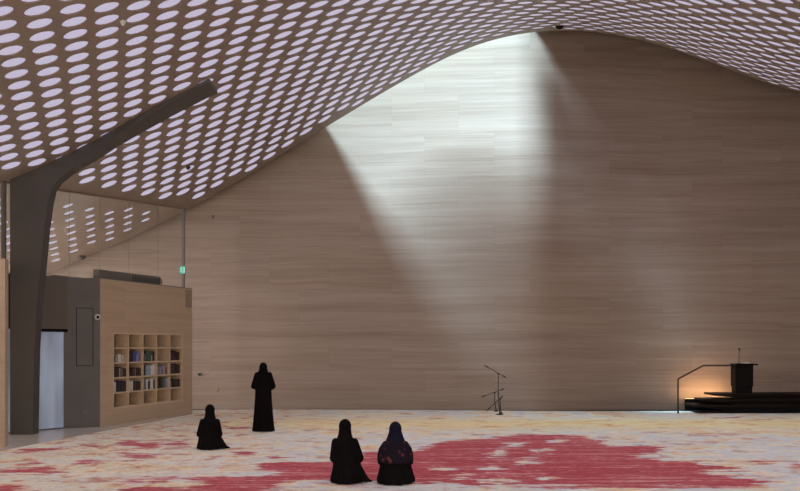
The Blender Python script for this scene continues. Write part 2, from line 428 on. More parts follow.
    mf = N(nt, 'ShaderNodeMixRGB'); L(math_('MULTIPLY', fr.outputs[0], .55), mf.inputs[0]); L(ml.outputs[0], mf.inputs[1]); mf.inputs[2].default_value = (.52, .17, .12, 1)
    # the red field
    d = math_('ADD', attr('red_map'), math_('ADD', math_('MULTIPLY', math_('SUBTRACT', nB, .5), .6), math_('ADD', math_('MULTIPLY', math_('SUBTRACT', nC, .5), .13), math_('MULTIPLY', math_('SUBTRACT', nE, .5), .38))))
    rm = ramp(nt, [(.485, (0, 0, 0)), (.53, (1, 1, 1))]); L(d, rm.inputs[0])
    rc = ramp(nt, [(.40, (.66, .28, .27)), (.45, (.55, .095, .115)), (.50, (.43, .032, .055)), (.545, (.55, .095, .125)), (.60, (.70, .33, .34))])
    L(math_('ADD', math_('MULTIPLY', nE, .6), math_('MULTIPLY', nC, .4)), rc.inputs[0])
    mr = N(nt, 'ShaderNodeMixRGB'); L(rm.outputs[0], mr.inputs[0]); L(mf.outputs[0], mr.inputs[1]); L(rc.outputs[0], mr.inputs[2])
    sp = ramp(nt, [(.35, (.85, .85, .85)), (.65, (1.08, 1.08, 1.08))]); L(nC, sp.inputs[0])
    ms = N(nt, 'ShaderNodeMixRGB', _blend_type='MULTIPLY', Fac=.8); L(mr.outputs[0], ms.inputs[1]); L(sp.outputs[0], ms.inputs[2])
    L(ms.outputs[0], b.inputs['Base Color'])
    o = link('carpet', me, m)
    tag(o, 'huge cream, yellow and red abstract carpet spread over the prayer hall floor', 'carpet')
carpet()

# ------------------------------------------------------------------ bookcase block at the left
A2 = Vector((-7.41, 24.70)); B2 = Vector((-6.13, 29.50)); LEN = (B2 - A2).length
DIR = (B2 - A2) / LEN; NRM = Vector((DIR.y, -DIR.x))          # NRM points into the hall
RZ = math.atan2(DIR.y, DIR.x)
ZT = 3.67
def lp(s, d, z=None):                                          # s along the face, d out of it
    p = A2 + DIR * s + NRM * d
    return (p.x, p.y) if z is None else (p.x, p.y, z)
S0, S1, Z0, Z1 = .60, 4.39, .40, 2.345
bm = bmesh.new()
END = LEN
add_prism(bm, [lp(0, 0), lp(S0, 0), lp(S0, -.75), lp(0, -.75)], 0, ZT)
add_prism(bm, [lp(S1, 0), lp(LEN, 0), lp(LEN, -.75), lp(S1, -.75)], 0, ZT)
add_prism(bm, [lp(S0, 0), lp(S1, 0), lp(S1, -.75), lp(S0, -.75)], 0, Z0)
add_prism(bm, [lp(S0, 0), lp(S1, 0), lp(S1, -.75), lp(S0, -.75)], Z1, ZT)
add_prism(bm, [lp(S0, -.42), lp(S1, -.42), lp(S1, -.75), lp(S0, -.75)], Z0, Z1)
struct(obj('wall_side', bm, 'timber_stone'))
# roof of the block
bm = bmesh.new(); add_prism(bm, [lp(0, 0), lp(END, 0), lp(END, -.75), lp(0, -.75)], ZT, ZT + .02); struct(obj('trim_2', bm, 'grey_metal'))
# dark end wall
P1 = (-7.41, 24.70); P2 = (-8.08, 24.30); P3 = (-8.70, 23.25); P4 = (-9.60, 21.75)
def wall_seg(name, a, b, z0, z1, th, mat, kind=True):
    bm = bmesh.new(); a = Vector(a); b = Vector(b); d = (b - a).normalized(); n = Vector((d.y, -d.x))
    if n.y < 0: n = -n
    add_prism(bm, [tuple(a), tuple(b), tuple(b + n * th), tuple(a + n * th)], z0, z1)
    o = obj(name, bm, mat)
    return struct(o) if kind else o
wall_seg('wall_front', P1, (P2[0] - .07, P2[1] - .04), 0, ZT, .3, 'dark_metal')
wall_seg('wall_transom', P2, P3, 2.39, ZT, .2, 'transom')
wall_seg('wall_transom_left', P3, P4, 2.39, ZT, .2, 'transom')
wall_seg('trim_3', (P2[0] + .01, P2[1] - .015), (P3[0], P3[1] - .015), 2.34, 2.41, .05, 'black')
def door(name, a, b, u0, u1):
    a = Vector(a); b = Vector(b)
    p = a.lerp(b, u0); q = a.lerp(b, u1); d = (q - p).normalized(); n = Vector((d.y, -d.x)); n = n if n.y > 0 else -n
    root = struct(empty(name, (0, 0, 0)))
    bm = bmesh.new(); pi = p + n * .08; qi = q + n * .08
    add_prism(bm, [tuple(pi), tuple(qi), tuple(qi + n * .02), tuple(pi + n * .02)], .02, 2.37); obj('pane', bm, 'door_glass', root)
    bm = bmesh.new()
    for e in (p - d * .02, q - d * .04): add_prism(bm, [tuple(e + n * .05), tuple(e + d * .06 + n * .05), tuple(e + d * .06 + n * .2), tuple(e + n * .2)], 0, 2.39)
    add_prism(bm, [tuple(p + n * .06), tuple(q + n * .06), tuple(q + n * .13), tuple(p + n * .13)], 0, .03)
    obj('door_frame', bm, 'dark_metal', root)
    bm = bmesh.new(); h = q - d * .12
    add_tube(bm, [(h.x, h.y, .95), (h.x, h.y, 1.25)], .012, 8)
    for z in (.98, 1.22): add_tube(bm, [(h.x, h.y, z), (h.x + n.x * .09, h.y + n.y * .09, z)], .008, 6)
    obj('door_handle', bm, 'grey_metal', root)
door('door_1', P2, P3, 0., .995); door('door_2', P3, P4, .005, 1.)
# closet hatch outline on the dark wall, camera, outlet
d12 = (Vector(P2) - Vector(P1)).normalized(); n12 = Vector((d12.y, -d12.x)); n12 = -n12 if n12.y > 0 else n12
def on_end(u, out, z): p = Vector(P1) + d12 * u + n12 * out; return (p.x, p.y, z)
rz12 = math.atan2(d12.y, d12.x)
bm = bmesh.new()
for z in (2.93, 1.52): add_box(bm, on_end(.37, .004, z), (.40, .006, .012), Euler((0, 0, rz12)).to_matrix())
for u in (.17, .57): add_box(bm, on_end(u, .004, 2.225), (.012, .006, 1.41), Euler((0, 0, rz12)).to_matrix())
tag(obj('access_panel', bm, 'black'), 'flush rectangular access hatch outlined in the dark grey end wall', 'access panel')
cam_ = empty('security_camera', on_end(.085, .0, 2.71)); tag(cam_, 'small white dome security camera with black lens on the dark grey wall', 'security camera')
bm = bmesh.new(); bmesh.ops.create_uvsphere(bm, u_segments=20, v_segments=14, radius=.075, matrix=Matrix.Translation((n12.x * .09, n12.y * .09, 0))); obj('housing', bm, 'white', cam_, True)
bm = bmesh.new(); add_tube(bm, [(0, 0, 0), (n12.x * .05, n12.y * .05, 0)], .05, 16); obj('wall_mount', bm, 'white', cam_)
bm = bmesh.new(); bmesh.ops.create_uvsphere(bm, u_segments=16, v_segments=10, radius=.036, matrix=Matrix.Translation((n12.x * .15 + .0, n12.y * .15 - .01, -.004))); obj('lens', bm, 'black', cam_, True)
bm = bmesh.new(); add_box(bm, on_end(.37, .008, .39), (.08, .014, .08), Euler((0, 0, rz12)).to_matrix(), .003)
o = obj('wall_socket', bm, 'grey_metal'); tag(o, 'small grey socket plate low on the dark grey end wall', 'socket')
# tan wall stub at the picture's left margin
bm = bmesh.new(); add_prism(bm, [(-7.86, 19.9), (-12.4, 19.9), (-12.4, 20.3), (-7.95, 20.3)], 0, 3.75); struct(obj('wall_stub', bm, 'timber_stone'))

# bookcase
bc = empty('bookcase', lp(S0, 0, Z0), RZ); tag(bc, 'pale oak bookcase of 25 square cubbies built into the beige side wall', 'bookcase')
NW = S1 - S0; NH = Z1 - Z0; DP = .40; TH = .045
def inb(s, d, z, w, dd, h):          # local box: x along the face, y = into the wall
    bm = bmesh.new(); add_box(bm, (s, d, z), (w, dd, h), None, .003); return bm
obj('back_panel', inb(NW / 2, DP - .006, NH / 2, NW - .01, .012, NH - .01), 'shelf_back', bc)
bm = bmesh.new()
for s in (TH / 2, NW - TH / 2): add_box(bm, (s, DP / 2 - .012, NH / 2), (TH, DP - .02, NH))
for z in (TH / 2, NH - TH / 2): add_box(bm, (NW / 2, DP / 2 - .012, z), (NW - 2 * TH, DP - .02, TH))
obj('frame', bm, 'shelf', bc)
cw = (NW - TH) / 5; chh = (NH - TH) / 5
for k in range(1, 5): obj('divider', inb(TH / 2 + cw * k, DP / 2 - .01, NH / 2, TH * .9, DP - .03, NH - 2 * TH), 'shelf', bc)
for k in range(1, 5): obj('shelf', inb(NW / 2, DP / 2 - .008, TH / 2 + chh * k, NW - 2 * TH, DP - .03, TH * .85), 'shelf', bc)

BC = {'black': (.012, .010, .010), 'dark brown': (.035, .018, .012), 'maroon': (.07, .018, .018), 'navy': (.012, .014, .045), 'grey': (.15, .15, .16),
      'white': (.55, .54, .52), 'cream': (.45, .38, .28), 'blue': (.05, .07, .26), 'pale blue': (.25, .31, .42), 'green': (.04, .10, .07), 'lilac': (.18, .15, .26), 'pink': (.38, .25, .25)}
for k, c in BC.items(): M['book_' + k] = plain('book_' + k.replace(' ', '_'), c, .5, 0., .15, 12.)
M['paper'] = plain('paper', (.5, .47, .4), .8, 0., .05, 20., (1, 1, 30))
ORD = ['first', 'second', 'third', 'fourth', 'fifth', 'sixth', 'seventh', 'eighth', 'ninth', 'tenth', 'eleventh']
# cell contents: (colour, thickness, height) from left to right; None = a gap
cells = {
 (1, 0): [('black', .05, .2), ('dark brown', .03, .17), (None, .16, 0), ('white', .11, .20), ('cream', .10, .19)],
 (1, 1): [('black', .07, .26), ('dark brown', .06, .26), ('navy', .07, .28), ('blue', .13, .27), ('pale blue', .04, .20), ('lilac', .13, .25)],
 (1, 2): [('black', .07, .24), ('grey', .04, .20), ('dark brown', .06, .25), ('green', .09, .28), ('green', .08, .26), ('white', .03, .16), ('black', .10, .27)],
 (1, 4): [('black', .06, .18), ('maroon', .08, .26), ('black', .10, .27), ('black', .09, .27), ('dark brown', .09, .24)],
 (2, 0): [('black', .08, .22), ('dark brown', .06, .24), ('black', .06, .22), ('maroon', .05, .24), ('white', .03, .22), ('maroon', .05, .25), ('grey', .04, .22), ('dark brown', .07, .23), ('maroon', .07, .21)],
 (2, 1): [('dark brown', .09, .22), ('black', .08, .22), ('maroon', .07, .2), ('dark brown', .05, .23), ('cream', .02, .2), ('dark brown', .08, .2), ('black', .09, .22), ('maroon', .07, .21)],
 (2, 2): [('grey', .06, .28), ('black', .06, .28), ('pale blue', .11, .27), ('pale blue', .10, .25), ('white', .05, .26), ('white', .10, .29)],
 (2, 3): [('black', .05, .20), ('grey', .10, .24), ('pale blue', .05, .2), ('lilac', .09, .25), ('pink', .08, .24), ('maroon', .07, .2)],
 (2, 4): [('black', .10, .27), ('dark brown', .09, .27), ('black', .10, .28), ('black', .08, .26), ('dark brown', .08, .26)],
 (3, 0): [('white', .03, .25), ('navy', .04, .22), ('white', .06, .26), ('black', .10, .24), ('navy', .09, .27), ('black', .10, .26), ('navy', .09, .27)],
 (3, 1): [('white', .11, .25), ('cream', .05, .23), ('white', .06, .26), ('black', .10, .24), ('maroon', .07, .23), ('black', .09, .24), ('dark brown', .08, .23)],
 (3, 2): [('grey', .09, .22), ('dark brown', .05, .22), ('white', .08, .27), ('black', .09, .22), ('white', .12, .29), ('dark brown', .05, .24)],
 (3, 3): [('maroon', .06, .24), ('black', .10, .27), ('dark brown', .09, .26), ('green', .09, .26), ('grey', .10, .29), ('pale blue', .08, .26)],
 (3, 4): [('green', .07, .17), ('black', .09, .20), ('black', .10, .23), ('dark brown', .09, .21), ('black', .10, .22)],
}
proto = {}
def book(col, th, hh, loc, rz, label, group):
    key = (col, round(th, 3), round(hh, 2))
    if key not in proto:
        root = empty('book', loc, rz)
        dpt = .17 + .1 * (hh - .17)
        bm = bmesh.new(); t = .004
        add_box(bm, (t / 2, dpt / 2, hh / 2), (t, dpt, hh)); add_box(bm, (th - t / 2, dpt / 2, hh / 2), (t, dpt, hh)); add_box(bm, (th / 2, t / 2, hh / 2), (th, t * 1.2, hh))
        c = obj('cover', bm, 'book_' + col, root)
        bm = bmesh.new(); add_box(bm, (th / 2, dpt / 2 + .002, hh / 2), (max(.004, th - 2 * t), dpt - .01, hh - .012)); p = obj('pages', bm, 'paper', root)
        proto[key] = (root, c, p)
        root.location = loc; root.rotation_euler = (0, 0, rz)
    else:
        r0, c0, p0 = proto[key]
        root = r0.copy(); COL.objects.link(root); root.location = loc; root.rotation_euler = (0, 0, rz)
        for ch in (c0, p0):
            n = ch.copy(); COL.objects.link(n); n.parent = root
    tag(root, label, 'book', group)
for (r, c), items in cells.items():
    s = TH + cw * c + .03; tot = sum(i[1] for i in items); lim = cw - TH - .04
    items = [(a, b * 1.4 if a else b, h) for a, b, h in items]; tot = sum(i[1] for i in items)
    k = 0; sc_ = min(1., lim / tot)
    zz = Z0 + TH / 2 + chh * (4 - r) + TH * .43 + .001
    for it in items:
        if it[0] is None: s += it[1] * sc_; continue
        th = round(it[1] * sc_, 3)
        d = -.05 - .02 * random.random()
        book(it[0], th - .002, it[2], lp(S0 + s, d, zz), RZ,
             f"{it[0]} book, {ORD[k]} from left in {ORD[c]} cubby of the {ORD[r]} shelf row", 'books in the bookcase cubbies')
        s += th; k += 1

# olive vent panel high at the far end of the block
bm = bmesh.new(); add_box(bm, lp(LEN - .24, .012, 3.38), (.36, .02, .50), Euler((0, 0, RZ)).to_matrix(), .004)
M['olive'] = plain('olive_vent', (.27, .215, .15), .5, 0., .05, 5.)
vp = obj('vent_panel', bm, 'olive'); tag(vp, 'olive rectangular vent panel at the upper right corner of the beige bookcase wall', 'vent')
# air diffuser bar on the block roof
df = empty('air_diffuser', (0, 0, 0)); tag(df, 'long low grey air diffuser bar lying on top of the beige bookcase block', 'air diffuser')
q0 = Vector((-7.58, 25.2)); q1 = Vector((-6.70, 28.0)); dq = (q1 - q0).normalized(); nq = Vector((dq.y, -dq.x))
bm = bmesh.new(); add_prism(bm, [tuple(q0), tuple(q1), tuple(q1 - nq * .18), tuple(q0 - nq * .18)], ZT + .02, ZT + .26); obj('casing', bm, 'grey_metal', df)
for k in range(14):
    p = q0 + dq * (1.55 + k * .11); bm = bmesh.new()
    add_box(bm, (p.x + nq.x * .004, p.y + nq.y * .004, ZT + .13), (.05, .008, .13), Euler((0, 0, math.atan2(dq.y, dq.x))).to_matrix()); obj('slot', bm, 'slot_dark', df)

# glass partition above the block
def gpt(y, z, off=0.): return (glass_x(y) + off, y, z)
gl = struct(empty('window_1', (0, 0, 0)))
ys = [19.0, 22.6, 24.9, 26.15, 27.45, 28.9, 30.28]
for a, b in zip(ys, ys[1:]):
    bm = bmesh.new(); n = 6; pr = None
    for k in range(n + 1):
        y = a + (b - a) * k / n; zt = float(S(glass_x(y), y)) + .02
        v1 = bm.verts.new(gpt(y, ZT + .02 if y > 21.7 else 0.02)); v2 = bm.verts.new(gpt(y, zt))
        if pr: bm.faces.new((pr[0], v1, v2, pr[1]))
        pr = (v1, v2)
    obj('glass_panel', bm, 'glass', gl)
def mull(y, w, mat, z0=ZT, dp=.1):
    bm = bmesh.new(); x = glass_x(y); zt = float(S(x, y)) + .03
    add_box(bm, (x, y, (z0 + zt) / 2), (w, dp, zt - z0)); obj('mullion', bm, mat, gl)
for y in ys[2:-1]: mull(y, .004, 'grey_metal', dp=.02)
mull(30.3, .075, 'grey_metal', 0.); mull(22.6, .08, 'dark_metal', 0.)
bm = bmesh.new(); add_tube(bm, [gpt(y, float(S(glass_x(y), y)) - .01) for y in np.linspace(19, 30.4, 24)], .04, 6); obj('top_rail', bm, 'ceiling', gl)
bm = bmesh.new(); add_tube(bm, [gpt(y, ZT + .04) for y in np.linspace(24.2, 30.4, 12)], .025, 6); obj('sill_rail', bm, 'grey_metal', gl)

# exit sign on the mullion
es = empty('exit_sign', (glass_x(30.2) + .04, 30.15, 4.28)); tag(es, 'small lit green exit sign fixed to the glass partition mullion', 'exit sign')
M['green_lit'] = emis('green_lit', (.04, .55, .38), .42); M['white_lit'] = emis('white_lit', (.55, .95, .85), .5)
obj('housing', bx((0, 0, 0), (.19, .05, .25), 0, .006), 'grey_metal', es)
obj('lit_face', bx((0, -.03, 0), (.165, .012, .22)), 'green_lit', es)
bm = bmesh.new(); x0 = -.035                                   # running figure and doorway
add_lathe(bm, [(.0005, -.0125), (.016, -.012), (.016, .012), (.0005, .0125)], (0, 0, 0), 10)
bmesh.ops.transform(bm, matrix=Matrix.Translation((x0, -.038, .072)) @ Matrix.Rotation(PI / 2, 4, 'X') @ Matrix.Diagonal((1, 1, .3, 1)), verts=bm.verts[:])
for a, b in [((x0, .05), (x0 - .005, -.005)), ((x0, .045), (x0 + .035, .02)), ((x0, .045), (x0 - .035, .02)), ((x0 - .005, -.005), (x0 + .03, -.03)), ((x0 + .03, -.03), (x0 + .02, -.075)), ((x0 - .005, -.005), (x0 - .03, -.045)), ((x0 - .03, -.045), (x0 - .05, -.05))]:
    add_tube(bm, [(a[0], -.038, a[1]), (b[0], -.038, b[1])], .009, 6)
add_box(bm, (.048, -.038, 0), (.035, .006, .17))
obj('pictogram', bm, 'white_lit', es)

# ------------------------------------------------------------------ branching column
YC = 22.62; YB2 = 23.0
def yf(x): return float(np.interp(x, [-9, -8.2, -7.5, -6.7, -5.7, -5.2, -4.2], [22.62, 22.62, 22.6, 22.47, 22.15, 22.1, 22.0]))
def cp(px, py): return ((px - 400) / F * YB2, CH + (HZ - py) / F * YB2)
prof = [(10, 434.6), (38.6, 434.6), (40.3, 350), (42.5, 310), (46.5, 270), (50.5, 228), (53.5, 206), (57, 191), (62.5, 183.5), (70, 177.3), (80, 170.3), (95, 162), (116, 147.8), (137.5, 135.3), (170, 117.3), (200, 99.8), (217.5, 89.5)]
pz = [cp(*p) for p in prof]; pz[0] = ((10 - 400) / F * YC, 0.); pz[1] = (pz[1][0], 0.)
bm = bmesh.new()
bot = [(x, z if k < 9 else min(z, float(S(x, yf(x))) - .05, float(S(x, YB2)) - .05)) for k, (x, z) in enumerate(pz[1:])]; nb_ = len(bot)
xl = pz[0][0]
# the stem: from the floor to where the arm leaves it, then the arm as a tapering box under the vault
fb = [bm.verts.new((x, yf(x), z)) for x, z in bot]; bb = [bm.verts.new((x, YB2, z)) for x, z in bot]
ft = []; bt = []
for k in range(nb_):
    if k == 0: ft.append(bm.verts.new((xl, yf(xl), 0.))); bt.append(bm.verts.new((xl, YB2, 0.))); continue
    if k <= 8:
        z = bot[k][1] if k < 8 else float(S(xl, YC)) + .03
        ft.append(bm.verts.new((xl, yf(xl), z))); bt.append(bm.verts.new((xl, YB2, z)))
    else:
        u = (k - 8) / (nb_ - 1 - 8); x = xl + (bot[-1][0] - xl) * u
        ft.append(bm.verts.new((x, yf(x), float(S(x, yf(x))) + .03))); bt.append(bm.verts.new((x, YB2, max(bot[k][1] + .01, float(S(x, YB2)) + .03))))
for k in range(nb_ - 1):
    bm.faces.new((fb[k], fb[k + 1], ft[k + 1], ft[k])); bm.faces.new((bb[k + 1], bb[k], bt[k], bt[k + 1]))
    bm.faces.new((fb[k + 1], fb[k], bb[k], bb[k + 1])); bm.faces.new((ft[k], ft[k + 1], bt[k + 1], bt[k]))
bm.faces.new((fb[0], ft[0], bt[0], bb[0])); bm.faces.new((fb[-1], bb[-1], bt[-1], ft[-1]))
bmesh.ops.triangulate(bm, faces=bm.faces[:])
clm = obj('branching_column', bm, 'column'); tag(clm, 'massive dark column with one tapering arm sweeping up to the perforated ceiling', 'column')

# small ceiling fittings
def ceil_fit(px, py, name, label, cat, r=.09, mat='slot_dark'):
    y = np.linspace(12, 31, 4000); x = (px - 400) / F * y; z = CH + (HZ - py) / F * y
    k = np.where(S(x, y) - z <= 0)[0]
    if len(k) == 0: return
    k = k[0]; t = empty(name, (float(x[k]), float(y[k]), float(S(x[k], y[k])))); tag(t, label, cat)
    bm = bmesh.new(); add_lathe(bm, [(r, 0), (r, -.02), (r * .8, -.05)], seg=18); obj('base', bm, mat, t, False)
    bm = bmesh.new(); add_lathe(bm, [(r * .7, -.05), (r * .6, -.075), (r * .2, -.09)], seg=18); obj('cap', bm, mat, t, False)
ceil_fit(81.5, 256.5, 'smoke_detector', 'dark round smoke detector on the pale ceiling behind the glass partition', 'smoke detector', .14)
ceil_fit(559.5, 26.0, 'spotlight', 'tiny black spotlight at the crown of the ceiling above the stone wall', 'spotlight', .12, 'black')
ceil_fit(123, 20.5, 'sprinkler', 'small pale sprinkler between the ceiling holes near the upper left', 'sprinkler', .05, 'white')
ceil_fit(188, 166.5, 'ceiling_sensor', 'small dark sensor between ceiling holes just above the glass partition corner', 'sensor', .07)

# small things on the stone wall
def wall_pt(px, py):
    y = 31.; 
    for _ in range(6): x = (px - 400) / F * y; y = float(wall_y(x))
    return ((px - 400) / F * y, y, CH + (HZ - py) / F * y)
p = wall_pt(199.5, 374.5); sp_ = empty('wall_switch', (p[0], p[1], p[2])); tag(sp_, 'small dark round switch on the stone wall right of the bookcase', 'switch')
bm = bmesh.new(); add_tube(bm, [(0, 0, 0), (0, -.03, 0)], .055, 16); obj('plate', bm, 'grey_metal', sp_)
bm = bmesh.new(); add_tube(bm, [(0, -.03, 0), (0, -.05, 0)], .03, 12); obj('knob', bm, 'black', sp_)
p = wall_pt(215.5, 389.5); o = obj('wall_socket', bx((p[0], p[1] - .01, p[2]), (.16, .02, .16), 0, .004), 'olive'); tag(o, 'pale square cover plate low on the stone wall near the standing woman', 'socket')
p = wall_pt(212.5, 217); o = obj('wall_sensor', bx((p[0], p[1] - .02, p[2]), (.09, .04, .09), 0, .01), 'grey_metal'); tag(o, 'tiny dark sensor high on the stone wall under the sloping ceiling edge', 'sensor')

# ------------------------------------------------------------------ microphone stands
def mic_stand(px, py, pole_top, tip, tail, label, br=.115):
    x, y = fl(px, py); k = y / F
    t = empty('microphone_stand', (x, y, .012)); tag(t, label, 'microphone stand', 'microphone stands before the stone wall')
    loc = lambda q: ((q[0] - px) * k, 0., (py - q[1]) * k)
    P, Tp, Tl = loc(pole_top), loc(tip), loc(tail)
    bm = bmesh.new(); add_lathe(bm, [(br, 0), (br, .012), (br * .8, .022), (.022, .03), (.018, .07)], seg=24); obj('base', bm, 'black_metal', t, True)
    bm = bmesh.new(); add_tube(bm, [(0, 0, .05), (P[0], 0, P[2] * .55)], .015, 10); add_tube(bm, [(P[0], 0, P[2] * .5), P], .011, 10); obj('pole', bm, 'black_metal', t)
    bm = bmesh.new(); add_tube(bm, [(P[0], -.03, P[2]), (P[0], .03, P[2])], .028, 12); obj('clutch', bm, 'black_metal', t)
    Tpv = Vector(Tp); Tlv = Vector(Tl); d = (Tpv - Tlv).normalized()
    bm = bmesh.new(); add_tube(bm, [Tlv, Tpv - d * .14], .009, 8); add_tube(bm, [Tlv, Tlv + d * .1], .017, 8); obj('boom', bm, 'black_metal', t)
    mc = bmesh.new(); add_tube(mc, [Tpv - d * .16, Tpv - d * .05], [.014, .019], 12); m_ = obj('microphone', mc, 'black_metal', t)
    bm = bmesh.new(); add_tube(bm, [Tpv - d * .06, Tpv - d * .04, Tpv - d * .01, Tpv + d * .005], [.018, .028, .026, .010], 12); obj('grille', bm, 'grey_metal', m_)
mic_stand(499.5, 415.2, (498.2, 374.2), (484, 365.5), (505.8, 377.8), 'tallest of the three black microphone stands, boom raised to the upper left')
mic_stand(496.0, 411.9, (494.6, 393.2), (481.0, 397.6), (504, 389.2), 'short microphone stand left of the tall one, its boom nearly level', .07)
mic_stand(501.0, 414.0, (500.2, 399.3), (486.3, 411.2), (502.8, 396.4), 'lowest microphone stand right of the tall one, boom slanting down to floor', .07)

# ------------------------------------------------------------------ pulpit platform
YP = 29.35; KP = YP / F
def px_(p): return (p - 400) * KP
def pz_(p): return CH + (HZ - p) * KP
plat = empty('pulpit_platform', (px_(684), YP, .013)); tag(plat, 'low black stepped platform with cantilevered treads at the right of the stone wall', 'platform')
ox = px_(684)
YBK = 1.12
XE = px_(835) - ox
def bk(p): return (p - 400) * (YP + YBK) / F - ox
def slabpart(name, xl, ztop, th, y0, y1, mat):
    bm = bmesh.new(); add_box(bm, ((xl + XE) / 2, (y0 + y1) / 2, ztop - th / 2), (XE - xl, y1 - y0, th), None, .008); return obj(name, bm, mat, plat)
zt = [pz_(405.3), pz_(399.8), pz_(394.3)]
for k, (p, z, y0) in enumerate(zip((684, 694, 704), zt, (0, .10, .20))):
    slabpart('tread', bk(p), z, .062, y0, YBK, 'tread')
def wedge(xl, zl, zh, y0):                                  # tapering black body below a tread
    bm = bmesh.new(); pts = [(xl + .06, zh), (xl + 1.0, zl), (XE - .02, zl), (XE - .02, zh)]
    a = [bm.verts.new((x, y0, z)) for x, z in pts]; b = [bm.verts.new((x, YBK - .02, z)) for x, z in pts]
    bm.faces.new(a); bm.faces.new(b[::-1])
    for q in range(4): bm.faces.new((a[q], b[q], b[(q + 1) % 4], a[(q + 1) % 4]))
    return obj('riser', bm, 'black', plat)
wedge(bk(704), zt[1] - .0, zt[2] - .062, .24); wedge(bk(694), zt[0] - .0, zt[1] - .062, .14); wedge(bk(684), .08, zt[0] - .062, .06)
bm = bmesh.new(); xb = bk(690); add_box(bm, ((xb + XE) / 2, YBK / 2 + .03, .04), (XE - xb, YBK - .06, .08), None, .006); obj('plinth', bm, 'black', plat)
# handrail
hr = empty('handrail', (px_(679), YP + .1, 0.013)); tag(hr, 'slender dark brown handrail rising beside the platform steps to the lectern', 'handrail')
hx = px_(679)
P_ = lambda a, b: (px_(a) - hx, 0, pz_(b))
bm = bmesh.new(); add_tube(bm, [(0, 0, 0), P_(679, 380)], .024, 10); obj('post', bm, 'brown_metal', hr)
bm = bmesh.new(); add_tube(bm, [P_(679, 380.5), P_(679.3, 379.4), P_(691, 373.2), P_(703, 366.7), P_(705, 366.0), P_(733, 366.0)], .024, 10); obj('rail', bm, 'brown_metal', hr)
bm = bmesh.new(); add_lathe(bm, [(.05, .0), (.05, .01), (.03, .015)], seg=16); obj('foot_plate', bm, 'brown_metal', hr)
# lectern
ZP = zt[2]
YL = YP + .28
lc = empty('lectern', (px_(747.8), YL, ZP + .0145)); tag(lc, 'square black lectern on the platform with microphone and papers on top', 'lectern')
w = px_(756.5) - px_(738.5)
ht = pz_(364.5) - ZP
obj('plinth', bx((0, .22, .10), (w * .92, .40, .20), 0, .006), 'black', lc)
obj('body', bx((0, .22, .20 + (ht - .24) / 2), (w, .44, ht - .24), 0, .012), 'black', lc)
obj('front_panel', bx((0, -.01, .20 + (ht - .30) / 2), (w * .74, .02, ht - .36), 0, .004), 'black', lc)
obj('top', bx((.06, .22, ht - .02), (w + .14, .5, .045), 0, .008), 'black', lc)
bm = bmesh.new(); add_box(bm, (-w / 2 - .03, .1, ht - .22), (.05, .06, .06), None, .01); obj('knob', bm, 'brown_metal', lc)
gm = empty('gooseneck_microphone', (px_(743.6), YL + .12, ZP + ht + .019)); tag(gm, 'thin upright gooseneck microphone standing on the lectern top', 'microphone')
bm = bmesh.new(); add_lathe(bm, [(.04, 0), (.04, .015), (.012, .02)], seg=16); obj('base', bm, 'black_metal', gm)
bm = bmesh.new(); add_tube(bm, [(0, 0, .015), (0, 0, .2), (.004, -.01, .40)], .008, 8); obj('neck', bm, 'brown_metal', gm)
bm = bmesh.new(); add_tube(bm, [(.004, -.01, .39), (.004, -.012, .41), (.004, -.015, .45), (.004, -.015, .46)], [.012, .024, .024, .012], 12); obj('capsule', bm, 'black_metal', gm)
bm = bmesh.new()
for k in range(4): add_box(bm, (0, 0, .004 + .011 * k), (.21 - .01 * k, .29, .009), Euler((0, 0, .1 * (k - 1))).to_matrix(), .001)
o = obj('paper_stack', bm, 'white'); o.location = (px_(750), YL + .2, ZP + ht + .021); tag(o, 'small stack of pale papers lying on the lectern top beside the microphone', 'papers')
# warm strip lamp behind the steps
M['lamp_lit'] = emis('lamp_lit', (1., .62, .3), 3.)
st = empty('strip_light', (px_(722), YP + YBK + .08, .355)); tag(st, 'warm strip light washing the stone wall behind the handrail', 'light')
obj('housing', bx((0, 0, -.155), (1.5, .05, .36)), 'black', st); obj('diffuser', bx((0, .0, .028), (1.46, .035, .006)), 'lamp_lit', st)

# ------------------------------------------------------------------ people
def hull_caps(bm, p0, r0, p1, r1, sub=2):
    t = bmesh.new()
    for p, r in ((p0, r0), (p1, r1)):
        bmesh.ops.create_icosphere(t, subdivisions=sub, radius=r, matrix=Matrix.Translation(p))
    res = bmesh.ops.convex_hull(t, input=t.verts[:])
    junk = [g for g in res['geom_interior'] if isinstance(g, bmesh.types.BMVert)]
    if junk: bmesh.ops.delete(t, geom=list(set(junk)), context='VERTS')
    me = bpy.data.meshes.new('t'); t.to_mesh(me); t.free(); bm.from_mesh(me); bpy.data.meshes.remove(me)
def ellipsoid(bm, c, r, rot=None):
    bmesh.ops.create_icosphere(bm, subdivisions=3, radius=1., matrix=Matrix.Translation(c) @ (rot.to_4x4() if rot else Matrix()) @ Matrix.Diagonal((*r, 1)))
def loft(bm, secs, seg=48, folds=0, amp=0., ph=0.):   # secs: (cx, cy, z, rx, ry, foldweight)
    rings = []
    for cx, cy, z, rx, ry, fw in secs:
        ring = []
        for q in range(seg):
            th = 2 * PI * q / seg
            m_ = 1 + fw * amp * (math.sin(folds * th + ph) + .5 * math.sin((folds * 1.7) // 1 * th + 2.1 * ph + z * 2))
            ring.append(bm.verts.new((cx + rx * m_ * math.cos(th), cy + ry * m_ * math.sin(th), z)))
        rings.append(ring)
    for a, b in zip(rings, rings[1:]):
        for q in range(seg): bm.faces.new((a[q], a[(q + 1) % seg], b[(q + 1) % seg], b[q]))
    bm.faces.new(rings[0][::-1]); bm.faces.new(rings[-1])
